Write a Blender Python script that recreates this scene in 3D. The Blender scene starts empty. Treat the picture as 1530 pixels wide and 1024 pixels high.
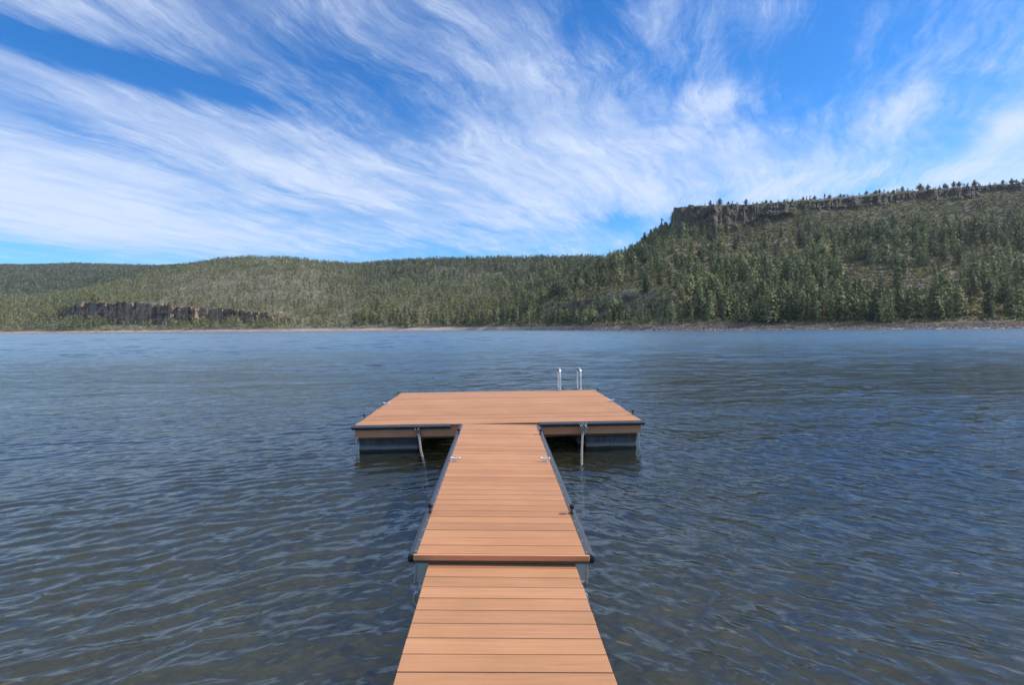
import bpy, bmesh, math, random
import numpy as np
from mathutils import Vector, Matrix
R_ = math.radians
SC = bpy.context.scene
COL = SC.collection
random.seed(7)
rng = np.random.default_rng(11)

# ------------------------------------------------------------------ camera
CAM_H, FPX, HORIZ, ROLL = 2.02, 815.0, 490.0, R_(0.5)
PITCH = math.atan((512 - HORIZ) / FPX)
fw = np.array([0, math.cos(PITCH), -math.sin(PITCH)])
up0 = np.cross([1., 0, 0], fw)
rt = np.array([1., 0, 0]) * math.cos(ROLL) - up0 * math.sin(ROLL)
up = np.cross(rt, fw)
camd = bpy.data.cameras.new("camera"); cam = bpy.data.objects.new("camera", camd); COL.objects.link(cam)
camd.sensor_width = 36.0; camd.lens = FPX / 1530 * 36.0
camd.clip_start = 0.05; camd.clip_end = 12000
cam.matrix_world = Matrix(((rt[0], up[0], -fw[0], 0), (rt[1], up[1], -fw[1], 0), (rt[2], up[2], -fw[2], CAM_H), (0, 0, 0, 1)))
SC.camera = cam

# ------------------------------------------------------------------ sun, sky, exposure
SUN_AZ, SUN_EL = R_(81), R_(37)          # azimuth from +Y towards +X
sund = bpy.data.lights.new("sun", 'SUN'); sun = bpy.data.objects.new("sun", sund); COL.objects.link(sun)
sund.energy = 4.1; sund.angle = R_(0.5); sund.color = (1.0, 0.93, 0.83)
sdir = Vector((math.sin(SUN_AZ) * math.cos(SUN_EL), math.cos(SUN_AZ) * math.cos(SUN_EL), math.sin(SUN_EL)))
sun.rotation_euler = sdir.to_track_quat('Z', 'Y').to_euler()
SC.view_settings.view_transform = 'Standard'; SC.view_settings.look = 'None'
SC.view_settings.exposure = 0.5; SC.view_settings.gamma = 1.0
SC.render.engine = 'CYCLES'
cy = SC.cycles
cy.max_bounces = 6; cy.diffuse_bounces = 2; cy.glossy_bounces = 3; cy.transmission_bounces = 4
cy.transparent_max_bounces = 8; cy.volume_bounces = 0; cy.caustics_reflective = False; cy.caustics_refractive = False
cy.use_denoising = True; cy.sample_clamp_indirect = 4.0

class NT:
    """small helper for node trees"""
    def __init__(s, nt): s.nt = nt; s.n = nt.nodes; s.l = nt.links
    def new(s, t, **kw):
        nd = s.n.new(t)
        for k, v in kw.items(): setattr(nd, k, v)
        return nd
    def put(s, sock, v):
        if isinstance(v, bpy.types.NodeSocket): s.l.new(v, sock)
        elif v is not None: sock.default_value = v
    def m(s, op, a, b=None, c=None, clamp=False):
        nd = s.new('ShaderNodeMath', operation=op, use_clamp=clamp)
        for i, v in enumerate((a, b, c)):
            if v is not None: s.put(nd.inputs[i], v)
        return nd.outputs[0]
    def vm(s, op, a, b=None, out=0, scale=None):
        nd = s.new('ShaderNodeVectorMath', operation=op)
        s.put(nd.inputs[0], a)
        if b is not None: s.put(nd.inputs[1], b)
        if scale is not None: s.put(nd.inputs['Scale'], scale)
        return nd.outputs[out]
    def xyz(s, x, y, z):
        nd = s.new('ShaderNodeCombineXYZ')
        for i, v in enumerate((x, y, z)): s.put(nd.inputs[i], v)
        return nd.outputs[0]
    def sep(s, v):
        nd = s.new('ShaderNodeSeparateXYZ'); s.l.new(v, nd.inputs[0]); return nd.outputs
    def noise(s, vec, scale=1, detail=4, rough=.5, dist=0, out='Fac', lac=2.0):
        nd = s.new('ShaderNodeTexNoise'); s.l.new(vec, nd.inputs['Vector'])
        s.put(nd.inputs['Scale'], scale); s.put(nd.inputs['Detail'], detail); s.put(nd.inputs['Roughness'], rough)
        s.put(nd.inputs['Distortion'], dist); s.put(nd.inputs['Lacunarity'], lac)
        return nd.outputs[out]
    def ramp(s, fac, stops, interp='LINEAR'):
        nd = s.new('ShaderNodeValToRGB'); s.put(nd.inputs[0], fac); cr = nd.color_ramp; cr.interpolation = interp
        while len(cr.elements) < len(stops): cr.elements.new(0.5)
        for e, (p, c) in zip(cr.elements, stops):
            e.position = p; e.color = (c, c, c, 1) if isinstance(c, (int, float)) else (*c, 1)
        return nd.outputs[0]
    def mix(s, fac, a, b, blend='MIX'):
        nd = s.new('ShaderNodeMix', data_type='RGBA', blend_type=blend)
        s.put(nd.inputs[0], fac)
        for i, v in ((6, a), (7, b)):
            if isinstance(v, tuple): v = (*v[:3], 1)
            s.put(nd.inputs[i], v)
        return nd.outputs[2]
    def smooth(s, v, a, b):
        nd = s.new('ShaderNodeMapRange', interpolation_type='SMOOTHSTEP')
        s.put(nd.inputs[0], v); s.put(nd.inputs[1], a); s.put(nd.inputs[2], b)
        return nd.outputs[0]

world = bpy.data.worlds.new("World"); SC.world = world; world.use_nodes = True
W = NT(world.node_tree); W.n.clear()
sky = W.new('ShaderNodeTexSky', sky_type='NISHITA', sun_disc=False, sun_elevation=SUN_EL, sun_rotation=SUN_AZ,
            altitude=1500, air_density=1.0, dust_density=0.7, ozone_density=2.0)
tc = W.new('ShaderNodeTexCoord')
dx, dy, dz = W.sep(tc.outputs['Generated'])
den = W.m('ADD', W.m('MAXIMUM', dz, 0.0), 0.07)
px_, py_ = W.m('DIVIDE', dx, den), W.m('DIVIDE', dy, den)      # cloud layer seen as a plane overhead
CA = R_(24)                                                     # the cirrus streets run towards this azimuth
cs, sn = math.cos(CA), math.sin(CA)
cu = W.m('ADD', W.m('MULTIPLY', px_, sn), W.m('MULTIPLY', py_, cs))
cv = W.m('SUBTRACT', W.m('MULTIPLY', px_, cs), W.m('MULTIPLY', py_, sn))
P0 = W.xyz(cu, cv, 0.0)
def plane_pt(x, y):
    """photo direction -> position on the cloud layer in street coordinates"""
    d = fw + rt * (x - 765) / FPX + up * (512 - y) / FPX; d = d / np.linalg.norm(d)
    a, b = d[0] / (max(d[2], 0) + .07), d[1] / (max(d[2], 0) + .07)
    return a * sn + b * cs, a * cs - b * sn
warp = W.noise(P0, 0.55, 3, .5, out='Color')
warp = W.vm('SCALE', W.vm('SUBTRACT', warp, (.5, .5, .5)), scale=0.72)
warp2 = W.vm('SCALE', W.vm('SUBTRACT', W.noise(P0, 2.6, 4, .6, out='Color'), (.5, .5, .5)), scale=0.11)
P1 = W.vm('ADD', P0, W.vm('ADD', warp, warp2))
big = W.noise(W.vm('MULTIPLY', P1, (.55, 1.25, 1)), 1.0, 6, .6)
strk = W.noise(W.vm('MULTIPLY', P1, (1.0, 5.2, 1)), 1.0, 11, .70, .12)
wisp = W.noise(W.vm('MULTIPLY', W.vm('ADD', P1, W.vm('SCALE', warp2, scale=.6)), (2.4, 12, 1)), 1.0, 10, .72, .4)
soft = W.noise(P1, 1.6, 8, .65, .3)
cov = None
def blob(x, y, ru, rv, amp):
    global cov
    u0, v0 = plane_pt(x, y)
    q = W.vm('MULTIPLY', W.vm('SUBTRACT', W.vm('ADD', P0, W.vm('SCALE', warp, scale=.35)), (u0, v0, 0)), (1 / ru, 1 / rv, 0))
    g = W.m('MULTIPLY', W.m('EXPONENT', W.m('MULTIPLY', W.vm('DOT_PRODUCT', q, q, out=1), -1.0)), amp)
    cov = g if cov is None else W.m('ADD', cov, g)
BLOBS = [  # photo direction, extent along / across the street, strength
    (50, 72, .24, .09, -.62), (170, 98, .22, .085, -.66), (280, 118, .2, .075, -.62), (365, 143, .16, .08, -.5), (560, 200, .6, .09, -.14), (850, 10, .25, .12, -.30), (560, 110, .5, .5, -.36), (700, 170, .5, .3, -.12), (100, 20, .2, .1, .1), (330, 60, .3, .08, .12),
    (930, 90, .7, .22, -.34), (1150, 110, .9, .45, -.40), (1400, 60, .6, .5, -.28), (1330, 215, .8, .45, -.22),
    (830, 100, .5, .12, -.05), (1250, 20, .3, .3, .12),
    (250, 310, 1.8, .7, .34), (60, 330, 1.6, .8, .30), (150, 374, 2.2, 1.6, .22), (620, 280, 1.4, .5, .18), (850, 290, 1.5, .7, .26), (1000, 250, 1.0, .6, .26), (1250, 255, .8, .35, .34), (1480, 240, .8, .3, .40), (800, 120, .4, .4, .14), (1420, 120, .5, .3, .16),
    (1072, 148, .13, .10, .62), (1350, 165, .26, .12, .55), (1500, 190, .2, .06, .45), (80, 230, .7, .12, .22), (420, 250, 1.2, .16, .2), (700, 80, .3, .2, .10),
    (430, 30, .35, .14, .10), (930, 335, .45, .35, -.5), (600, 365, 1.5, 1.0, -.12)]
for b_ in BLOBS: blob(*b_)
qz = W.vm('MULTIPLY', P0, (1 / 1.05, 1 / 1.05, 0)); cov = W.m('ADD', cov, W.m('MULTIPLY', W.m('EXPONENT', W.m('MULTIPLY', W.vm('DOT_PRODUCT', qz, qz, out=1), -1.0)), .80))   # veil overhead
d_ = W.m('ADD', W.m('MULTIPLY', W.m('SUBTRACT', big, .5), .85), W.m('MULTIPLY', W.m('SUBTRACT', strk, .5), 1.05))
d_ = W.m('ADD', d_, W.m('MULTIPLY', W.m('SUBTRACT', wisp, .5), W.m('MULTIPLY', W.smooth(soft, .35, .62), 1.35)))
d_ = W.m('ADD', d_, W.m('MULTIPLY', W.m('SUBTRACT', soft, .5), .85))
d_ = W.m('ADD', W.m('ADD', d_, cov), .32)
low = W.smooth(dz, .075, .165)                                   # the layer ends above the hills
d_ = W.m('SUBTRACT', d_, W.m('MULTIPLY', W.m('SUBTRACT', 1.0, low), .46))
dens = W.smooth(d_, -.12, 1.05)
dens = W.m('MULTIPLY', dens, .95)
hs = W.new('ShaderNodeHueSaturation'); hs.inputs['Saturation'].default_value = 1.38; hs.inputs['Value'].default_value = 1.0
W.l.new(sky.outputs[0], hs.inputs['Color'])
skyc = W.mix(1.0, hs.outputs[0], (0.56, 1.08, 1.34), 'MULTIPLY')
cloudc = (5.2, 5.95, 7.4)
final = W.mix(dens, skyc, cloudc)
bg = W.new('ShaderNodeBackground'); bg.inputs['Strength'].default_value = 0.10
W.l.new(final, bg.inputs[0])
wo = W.new('ShaderNodeOutputWorld'); W.l.new(bg.outputs[0], wo.inputs[0])

# ------------------------------------------------------------------ helpers
def wl(a):  # image ray for a photo direction
    return fw + rt * (a[0] - 765) / FPX + up * (512 - a[1]) / FPX
def at(x, y, Y):
    """the point seen in photo direction (x, y) at the forward distance Y metres"""
    d = wl((x, y)); return np.array([d[0] / d[1] * Y, Y, CAM_H + d[2] / d[1] * Y])
def pix(p):
    d = np.asarray(p, float) - [0, 0, CAM_H]; z = d @ fw
    return 765 + FPX * (d @ rt) / z, 512 - FPX * (d @ up) / z

def tag(o, label=None, cat=None, group=None, kind=None):
    if label: o['label'] = label
    if cat: o['category'] = cat
    if group: o['group'] = group
    if kind: o['kind'] = kind
    return o
def empty(name, label, cat, loc=(0, 0, 0), rot=None, group=None):
    o = bpy.data.objects.new(name, None); COL.objects.link(o); o.location = loc; o.empty_display_size = .2
    if rot is not None: o.rotation_euler = rot
    return tag(o, label, cat, group)
def link(name, me, parent=None, mat=None):
    o = bpy.data.objects.new(name, me); COL.objects.link(o)
    if parent: o.parent = parent
    if mat is not None:
        me.materials.clear(); me.materials.append(mat)
    return o
def np_mesh(name, V, F, smooth=False):
    """V (n,3), F (m,k) with one k"""
    me = bpy.data.meshes.new(name); F = np.asarray(F, np.int32); V = np.asarray(V, np.float32)
    me.vertices.add(len(V)); me.vertices.foreach_set('co', V.ravel())
    k = F.shape[1]
    me.loops.add(F.size); me.loops.foreach_set('vertex_index', F.ravel())
    me.polygons.add(len(F)); me.polygons.foreach_set('loop_start', np.arange(0, F.size, k, dtype=np.int32))
    me.polygons.foreach_set('use_smooth', np.full(len(F), smooth))
    me.update(calc_edges=True); me.validate()
    return me
class MB:
    """collects shapes into one bmesh"""
    def __init__(s): s.bm = bmesh.new()
    def box(s, x0, x1, y0, y1, z0, z1, bev=0.0, M=None):
        r = bmesh.ops.create_cube(s.bm, size=1.0); vs = r['verts']
        bmesh.ops.scale(s.bm, vec=(x1 - x0, y1 - y0, z1 - z0), verts=vs)
        bmesh.ops.translate(s.bm, vec=((x0 + x1) / 2, (y0 + y1) / 2, (z0 + z1) / 2), verts=vs)
        if bev:
            es = list({e for v in vs for e in v.link_edges})
            r2 = bmesh.ops.bevel(s.bm, geom=es, offset=bev, segments=2, affect='EDGES', profile=.5)
            vs = list({v for f in r2['faces'] for v in f.verts} | {v for v in vs if v.is_valid})
        if M is not None: bmesh.ops.transform(s.bm, matrix=M, verts=vs)
        return s
    def cyl(s, a, b, r, r2=None, n=12):
        a, b = Vector(a), Vector(b); d = b - a
        q = d.to_track_quat('Z', 'Y').to_matrix().to_4x4()
        bmesh.ops.create_cone(s.bm, cap_ends=True, segments=n, radius1=r, radius2=r if r2 is None else r2, depth=d.length,
                              matrix=Matrix.Translation((a + b) / 2) @ q)
        return s
    def ball(s, c, r, sc=(1, 1, 1), u=14, v=9):
        bmesh.ops.create_uvsphere(s.bm, u_segments=u, v_segments=v, radius=r,
                                  matrix=Matrix.Translation(c) @ Matrix.Diagonal((*sc, 1)))
        return s
    def tube(s, pts, r, n=10, closed=False):
        pts = [Vector(p) for p in pts]; rings = []; N = len(pts); prev = None
        for i, p in enumerate(pts):
            if closed: t = (pts[(i + 1) % N] - pts[i - 1]).normalized()
            else: t = (pts[min(i + 1, N - 1)] - pts[max(i - 1, 0)]).normalized()
            if prev is None:
                u = t.cross(Vector((0, 0, 1)))
                if u.length < .1: u = t.cross(Vector((1, 0, 0)))
            else: u = prev - t * prev.dot(t)
            u.normalize(); prev = u; w = t.cross(u)
            rings.append([s.bm.verts.new(p + (u * math.cos(2 * math.pi * k / n) + w * math.sin(2 * math.pi * k / n)) * r) for k in range(n)])
        for i in range(N if closed else N - 1):
            A, B = rings[i], rings[(i + 1) % N]
            for k in range(n): s.bm.faces.new((A[k], A[(k + 1) % n], B[(k + 1) % n], B[k]))
        if not closed:
            s.bm.faces.new(rings[0][::-1]); s.bm.faces.new(rings[-1])
        return s
    def extr(s, prof, a, b, x=Vector((1, 0, 0)), z=Vector((0, 0, 1))):
        """extrude a closed profile [(p,q)] from a to b"""
        a, b = Vector(a), Vector(b)
        A = [s.bm.verts.new(a + x * p + z * q) for p, q in prof]; B = [s.bm.verts.new(b + x * p + z * q) for p, q in prof]
        n = len(prof)
        for k in range(n): s.bm.faces.new((A[k], A[(k + 1) % n], B[(k + 1) % n], B[k]))
        s.bm.faces.new(A[::-1]); s.bm.faces.new(B)
        return s
    def build(s, name, mat, parent=None, smooth=False, loc=None, ang=None):
        bmesh.ops.recalc_face_normals(s.bm, faces=s.bm.faces)
        me = bpy.data.meshes.new(name); s.bm.to_mesh(me); s.bm.free()
        if smooth:
            for p in me.polygons: p.use_smooth = True
            me.set_sharp_from_angle(angle=R_(ang or 40))
        o = link(name, me, parent, mat)
        if loc is not None: o.location = loc
        return o

def hashn(ix, iy, seed):
    h = (ix.astype(np.int64) * 374761393 + iy.astype(np.int64) * 668265263 + seed * 1274126177) & 0xffffffff
    h = ((h ^ (h >> 13)) * 1274126177) & 0xffffffff
    return ((h ^ (h >> 16)) & 0xffff) / 65535.0
def vnoise(x, y, seed=0):
    ix, iy = np.floor(x), np.floor(y); fx, fy = x - ix, y - iy
    fx = fx * fx * (3 - 2 * fx); fy = fy * fy * (3 - 2 * fy)
    a = hashn(ix, iy, seed); b = hashn(ix + 1, iy, seed); c = hashn(ix, iy + 1, seed); d = hashn(ix + 1, iy + 1, seed)
    return (a + (b - a) * fx) * (1 - fy) + (c + (d - c) * fx) * fy
def fbm(x, y, o=4, seed=0, g=.5):
    t = 0; a = 1; n = 0
    for k in range(o):
        t = t + a * (vnoise(x, y, seed + k * 17) - .5) * 2; n += a; x = x * 2.03 + 13.7; y = y * 2.03 + 7.1; a *= g
    return t / n

# ------------------------------------------------------------------ materials
def mat(name):
    m = bpy.data.materials.new(name); m.use_nodes = True; T = NT(m.node_tree)
    b = T.n.get('Principled BSDF'); return m, T, b
def simple(name, col, rough=.6, metal=0, var=.15, scale=20, bump=0.0, spec=.5):
    m, T, b = mat(name); tc = T.new('ShaderNodeTexCoord')
    n = T.noise(tc.outputs['Object'], scale, 5, .6)
    c2 = tuple(c * (1 - var) for c in col); c1 = tuple(min(1, c * (1 + var)) for c in col)
    T.put(b.inputs['Base Color'], T.mix(n, c2, c1)); b.inputs['Roughness'].default_value = rough
    b.inputs['Metallic'].default_value = metal; b.inputs['Specular IOR Level'].default_value = spec
    if bump:
        bp = T.new('ShaderNodeBump'); bp.inputs['Strength'].default_value = bump; bp.inputs['Distance'].default_value = .01
        T.l.new(n, bp.inputs['Height']); T.l.new(bp.outputs[0], b.inputs['Normal'])
    return m
def deck_material(name, col, strength=1.0):
    m, T, b = mat(name); tc = T.new('ShaderNodeTexCoord'); g = T.new('ShaderNodeNewGeometry')
    isl = g.outputs['Random Per Island']
    sh = T.xyz(T.m('MULTIPLY', isl, 37.0), 0.0, 0.0)
    v = T.vm('ADD', tc.outputs['Object'], sh)
    grain = T.noise(T.vm('MULTIPLY', v, (3.5, 160, 160)), 1.0, 5, .65)
    streak = T.noise(T.vm('MULTIPLY', v, (1.6, 28, 28)), 1.0, 4, .6)
    patch = T.noise(tc.outputs['Object'], 1.3, 6, .6)
    speck = T.noise(v, 55, 2, .5)
    k = T.m('ADD', T.m('MULTIPLY', T.m('SUBTRACT', grain, .5), .45), T.m('MULTIPLY', T.m('SUBTRACT', streak, .5), .55))
    k = T.m('ADD', k, T.m('MULTIPLY', T.m('SUBTRACT', patch, .5), .5))
    k = T.m('ADD', k, T.m('MULTIPLY', T.m('SUBTRACT', isl, .5), .27))
    k = T.m('SUBTRACT', k, T.m('MULTIPLY', T.smooth(speck, .70, .78), .5))
    k = T.m('ADD', T.m('MULTIPLY', k, strength), 1.0)
    grey = T.mix(T.smooth(patch, .5, .75), col, tuple(c * f for c, f in zip(col, (.97, 1.06, 1.16))))
    T.put(b.inputs['Base Color'], T.vm('SCALE', grey, scale=k)); b.inputs['Roughness'].default_value = .62
    b.inputs['Specular IOR Level'].default_value = .35
    bp = T.new('ShaderNodeBump'); bp.inputs['Strength'].default_value = .5; bp.inputs['Distance'].default_value = .0015
    T.l.new(grain, bp.inputs['Height']); T.l.new(bp.outputs[0], b.inputs['Normal'])
    return m
M_deck = deck_material("composite_decking", (.415, .195, .092))
M_deck2 = deck_material("composite_decking_worn", (.41, .200, .097), 1.0)
M_fascia = deck_material("composite_fascia", (.62, .27, .13), .8)
M_rubber = simple("black_rubber", (.055, .06, .072), .42, 0, .35, 9, .2)
M_black = simple("black_plastic", (.02, .02, .022), .35, 0, .3, 30)
M_galv = simple("galvanised_steel", (.55, .56, .56), .42, .85, .2, 35)
M_chain = simple("dull_chain_steel", (.30, .29, .27), .6, .4, .3, 35)
M_plate = simple("aluminium_plate", (.50, .53, .48), .55, .25, .18, 14)
M_steel = simple("polished_steel", (.78, .79, .80), .22, .9, .04, 8)
M_cleat = simple("cast_cleat_metal", (.74, .73, .70), .36, .6, .08, 30)
M_screw = simple("screw_metal", (.62, .61, .58), .35, .8, .1, 50)
M_wood = simple("treated_timber", (.20, .13, .085), .8, 0, .3, 12)

# float tank plastic: dark, scuffed, with a pale scum line above the water
mfl, T, b = mat("float_plastic"); g = T.new('ShaderNodeNewGeometry'); x, y, z = T.sep(g.outputs['Position'])
n1 = T.noise(T.vm('MULTIPLY', g.outputs['Position'], (3, 3, 9)), 1.0, 6, .6); n2 = T.noise(T.vm('MULTIPLY', g.outputs['Position'], (14, 14, 3)), 1.0, 4, .6)
zz = T.m('ADD', z, T.m('MULTIPLY', T.m('SUBTRACT', n1, .5), .05))
band = T.m('MULTIPLY', T.smooth(zz, .052, .068), T.m('SUBTRACT', 1.0, T.smooth(zz, .075, .15)))
wet = T.m('SUBTRACT', 1.0, T.smooth(zz, .045, .06))
c = T.mix(T.smooth(T.m('MULTIPLY', n1, n2), .18, .42), (.014, .015, .017), (.060, .062, .068))
c = T.mix(T.m('MULTIPLY', band, .75), c, (.23, .23, .22)); c = T.mix(wet, c, (.012, .014, .010))
T.put(b.inputs['Base Color'], c); b.inputs['Roughness'].default_value = .45
M_float = mfl

# ------------------------------------------------------------------ water and lake bed
mw, T, b = mat("lake_water"); T.n.remove(b)
grp = bpy.data.node_groups.new("wave_height", 'ShaderNodeTree')
grp.interface.new_socket("P", in_out='INPUT', socket_type='NodeSocketVector')
grp.interface.new_socket("H", in_out='OUTPUT', socket_type='NodeSocketFloat')
G = NT(grp); gi = G.new('NodeGroupInput'); go = G.new('NodeGroupOutput')
P = gi.outputs[0]; gx, gy, gz = G.sep(P)
wv = G.vm('SCALE', G.vm('SUBTRACT', G.noise(P, .9, 2, .5, out='Color'), (.5, .5, .5)), scale=.55)
Pw = G.vm('ADD', P, wv)
def field(az, seed, fa, fb, rough=.5, detail=3.0):
    """ripples whose crests run towards azimuth az: fine across (fa), long along (fb)"""
    c = (math.sin(az), math.cos(az)); n = (math.cos(az), -math.sin(az))
    a = G.vm('DOT_PRODUCT', Pw, (n[0], n[1], 0), out=1); bb = G.vm('DOT_PRODUCT', Pw, (c[0], c[1], 0), out=1)
    q = G.xyz(G.m('MULTIPLY', a, fa), G.m('MULTIPLY', bb, fb), seed)
    return G.noise(q, 1.0, detail, rough)
def ridge(v): return G.m('SUBTRACT', 1.0, G.m('ABSOLUTE', G.m('MULTIPLY', G.m('SUBTRACT', v, .5), 3.2)))
L = G.m('ADD', G.m('MULTIPLY', ridge(field(R_(50), 1.3, 4.6, 1.1)), .0115), G.m('MULTIPLY', field(R_(58), 4.7, 15.0, 3.4), .0140))
Rr = G.m('ADD', G.m('MULTIPLY', ridge(field(R_(-46), 8.1, 4.0, 1.1)), .0135), G.m('MULTIPLY', field(R_(-56), 3.2, 12.0, 3.2), .0165))
wmix = G.smooth(G.m('ADD', gx, G.m('MULTIPLY', G.m('SUBTRACT', G.noise(P, .25, 2), .5), 6.0)), -2.5, 2.5)
hh = G.m('ADD', G.m('MULTIPLY', L, G.m('SUBTRACT', 1.0, wmix)), G.m('MULTIPLY', Rr, wmix))
hh = G.m('ADD', hh, G.m('MULTIPLY', field(R_(84), 6.6, 1.5, .5, .55, 4.0), .040))
G.l.new(hh, go.inputs[0])
geo = T.new('ShaderNodeNewGeometry'); pos = geo.outputs['Position']
def wh(off):
    nd = T.new('ShaderNodeGroup'); nd.node_tree = grp; T.l.new(T.vm('ADD', pos, off) if off else pos, nd.inputs[0]); return nd.outputs[0]
E_ = .012; WN = .75
h0, hx, hy = wh(None), wh((E_, 0, 0)), wh((0, E_, 0))
# gusts: calmer and rougher patches
gust = T.m('ADD', .68, T.m('MULTIPLY', T.smooth(T.noise(T.vm('MULTIPLY', pos, (.045, .11, 1)), 1.0, 4, .6), .35, .65), .5))
sx = T.m('MULTIPLY', T.m('DIVIDE', T.m('SUBTRACT', h0, hx), E_), gust); sy = T.m('MULTIPLY', T.m('DIVIDE', T.m('SUBTRACT', h0, hy), E_), gust)
# offshore the ripples get too small to draw one by one: their slopes go into the roughness
off_ = T.smooth(T.m('LOGARITHM', T.m('MAXIMUM', T.sep(pos)[1], 1.0), 2.718), math.log(9.0), math.log(130.0))
deep_ = T.smooth(T.sep(pos)[1], 7.0, 60.0)
sx = T.m('MULTIPLY', sx, WN); sy = T.m('MULTIPLY', sy, WN)
rough_ = T.m('ADD', .03, T.m('MULTIPLY', off_, .19))
nrm = T.vm('NORMALIZE', T.vm('ADD', geo.outputs['Normal'], T.xyz(sx, sy, 0.0)))
fr = T.new('ShaderNodeFresnel'); fr.inputs['IOR'].default_value = 1.46; T.l.new(nrm, fr.inputs['Normal'])
gl = T.new('ShaderNodeBsdfGlossy'); gl.inputs['Color'].default_value = (.87, .955, 1, 1); T.l.new(nrm, gl.inputs['Normal'])
tr = T.new('ShaderNodeBsdfTransparent'); tr.inputs['Color'].default_value = (.93, .95, .93, 1)
df = T.new('ShaderNodeBsdfDiffuse'); T.l.new(T.mix(deep_, (.085, .090, .064), (.050, .120, .185)), df.inputs['Color'])
m1 = T.new('ShaderNodeMixShader'); T.l.new(T.m('ADD', .16, T.m('MULTIPLY', deep_, .50)), m1.inputs[0]); T.l.new(tr.outputs[0], m1.inputs[1]); T.l.new(df.outputs[0], m1.inputs[2])
m2 = T.new('ShaderNodeMixShader'); T.l.new(rough_, gl.inputs['Roughness']); T.l.new(T.m('MULTIPLY', fr.outputs[0], T.m('SUBTRACT', 1.0, T.m('MULTIPLY', off_, .12))), m2.inputs[0]); T.l.new(m1.outputs[0], m2.inputs[1]); T.l.new(gl.outputs[0], m2.inputs[2])
va = T.new('ShaderNodeVolumeAbsorption'); va.inputs['Color'].default_value = (.55, .60, .45, 1); va.inputs['Density'].default_value = .38
out = T.n['Material Output']; T.l.new(m2.outputs[0], out.inputs['Surface']); T.l.new(va.outputs[0], out.inputs['Volume'])
M_water = mw
def lake_surface():
    """a wave-displaced sheet, finest near the shore the dock leaves from, closed below so that it holds a volume"""
    C0 = 3.6; st = .0031
    Yr = np.concatenate([np.linspace(-3.2, 1.7, 60)[:-1], np.exp(np.arange(math.log(1.7), math.log(330), st)), np.exp(np.linspace(math.log(331), math.log(1000), 60))])
    tin = np.arange(-1.04, 1.04 + st, st * 1.05); o_ = np.geomspace(1.06, 8, 40)
    tr_ = np.concatenate([-o_[::-1], tin, o_])
    YY_, TT_ = np.meshgrid(Yr, tr_, indexing='ij'); XX = TT_ * (YY_ + C0)
    res = np.gradient(Yr)[:, None] * 1.0 + 0 * TT_; res = np.maximum(res, np.gradient(tr_)[None, :] * (YY_ + C0))
    x = XX.ravel(); y = YY_.ravel(); res = res.ravel().astype(np.float32)
    xw = x + .35 * fbm(x / 2.3, y / 2.3, 3, 90); yw = y + .35 * fbm(x / 2.3, y / 2.3, 3, 91)
    wr = 1 / (1 + np.exp(-(x + 1.6 * fbm(x / 6, y / 6, 2, 92)) / 1.3)); wr = wr.astype(np.float32)
    gst = (.62 + .75 * np.clip(.5 + fbm(x / 9, y / 16, 3, 93), 0, 1)).astype(np.float32)
    xw = xw.astype(np.float32); yw = yw.astype(np.float32)
    dX = np.zeros_like(xw); dY = np.zeros_like(xw); dZ = np.zeros_like(xw); r = np.random.default_rng(4)
    def waves(n, az, spread, l0, l1, slope, wt):
        nonlocal dX, dY, dZ
        for k in range(n):
            lam = l0 * (l1 / l0) ** ((k + r.random()) / n); th = az + r.normal(0, spread); ph = r.uniform(0, 6.283)
            dx_, dy_ = math.cos(th), -math.sin(th); A = slope * lam / 6.283 * r.uniform(.6, 1.4); q = 6.283 / lam
            f = np.clip((lam / res - 3.0) / 3.0, 0, 1) * wt
            arg = (xw * dx_ + yw * dy_) * q + ph; sn_, cs_ = np.sin(arg), np.cos(arg)
            dZ += A * f * sn_; dX += dx_ * A * f * cs_ * .9; dY += dy_ * A * f * cs_ * .9
    waves(46, R_(46), R_(17), .045, .28, .035, 1 - wr)
    waves(46, R_(-44), R_(19), .045, .30, .037, wr)
    waves(16, R_(76), R_(24), .25, 1.1, .015, 1.0)
    waves(14, R_(0), R_(60), .08, .4, .012, 1.0)
    waves(14, R_(86), R_(22), 1.2, 6.0, .006, 1.0)
    waves(16, R_(88), R_(24), .5, 4.0, .032, np.clip((y - 9) / 40, 0, 1).astype(np.float32))
    waves(12, R_(88), R_(26), 2.5, 11.0, .020, np.clip((y - 50) / 80, 0, 1).astype(np.float32))
    g2 = gst
    V = np.stack([x + dX * g2, y + dY * g2, dZ * g2], -1)
    nr, nc = YY_.shape; V3 = V.reshape(nr, nc, 3)
    for e in (V3[0], V3[-1], V3[:, 0], V3[:, -1]): e[:, 2] = 0
    F = grid_faces(nr, nc); n0 = nr * nc; D = -22.
    Lb = V3[:, 0].copy(); Rb = V3[:, -1].copy(); Lb[:, 2] = D; Rb[:, 2] = D
    Vb = [Lb, Rb]; li = n0 + np.arange(nr); ri = n0 + nr + np.arange(nr); i = np.arange(nr * nc).reshape(nr, nc)
    side = [np.stack([i[:-1, 0], i[1:, 0], li[1:], li[:-1]], -1), np.stack([i[1:, -1], i[:-1, -1], ri[:-1], ri[1:]], -1), np.stack([li[:-1], li[1:], ri[1:], ri[:-1]], -1)]
    m0 = n0 + 2 * nr                                               # end walls, as fans of quads to a lowered copy of the edge rows
    E0 = V3[0].copy(); E1 = V3[-1].copy(); E0[:, 2] = D; E1[:, 2] = D; e0 = m0 + np.arange(nc); e1 = m0 + nc + np.arange(nc)
    side += [np.stack([i[0, 1:], i[0, :-1], e0[:-1], e0[1:]], -1), np.stack([i[-1, :-1], i[-1, 1:], e1[1:], e1[:-1]], -1)]
    me = np_mesh('water', np.concatenate([V, Lb, Rb, E0, E1]), np.concatenate([F] + side), True)
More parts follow.
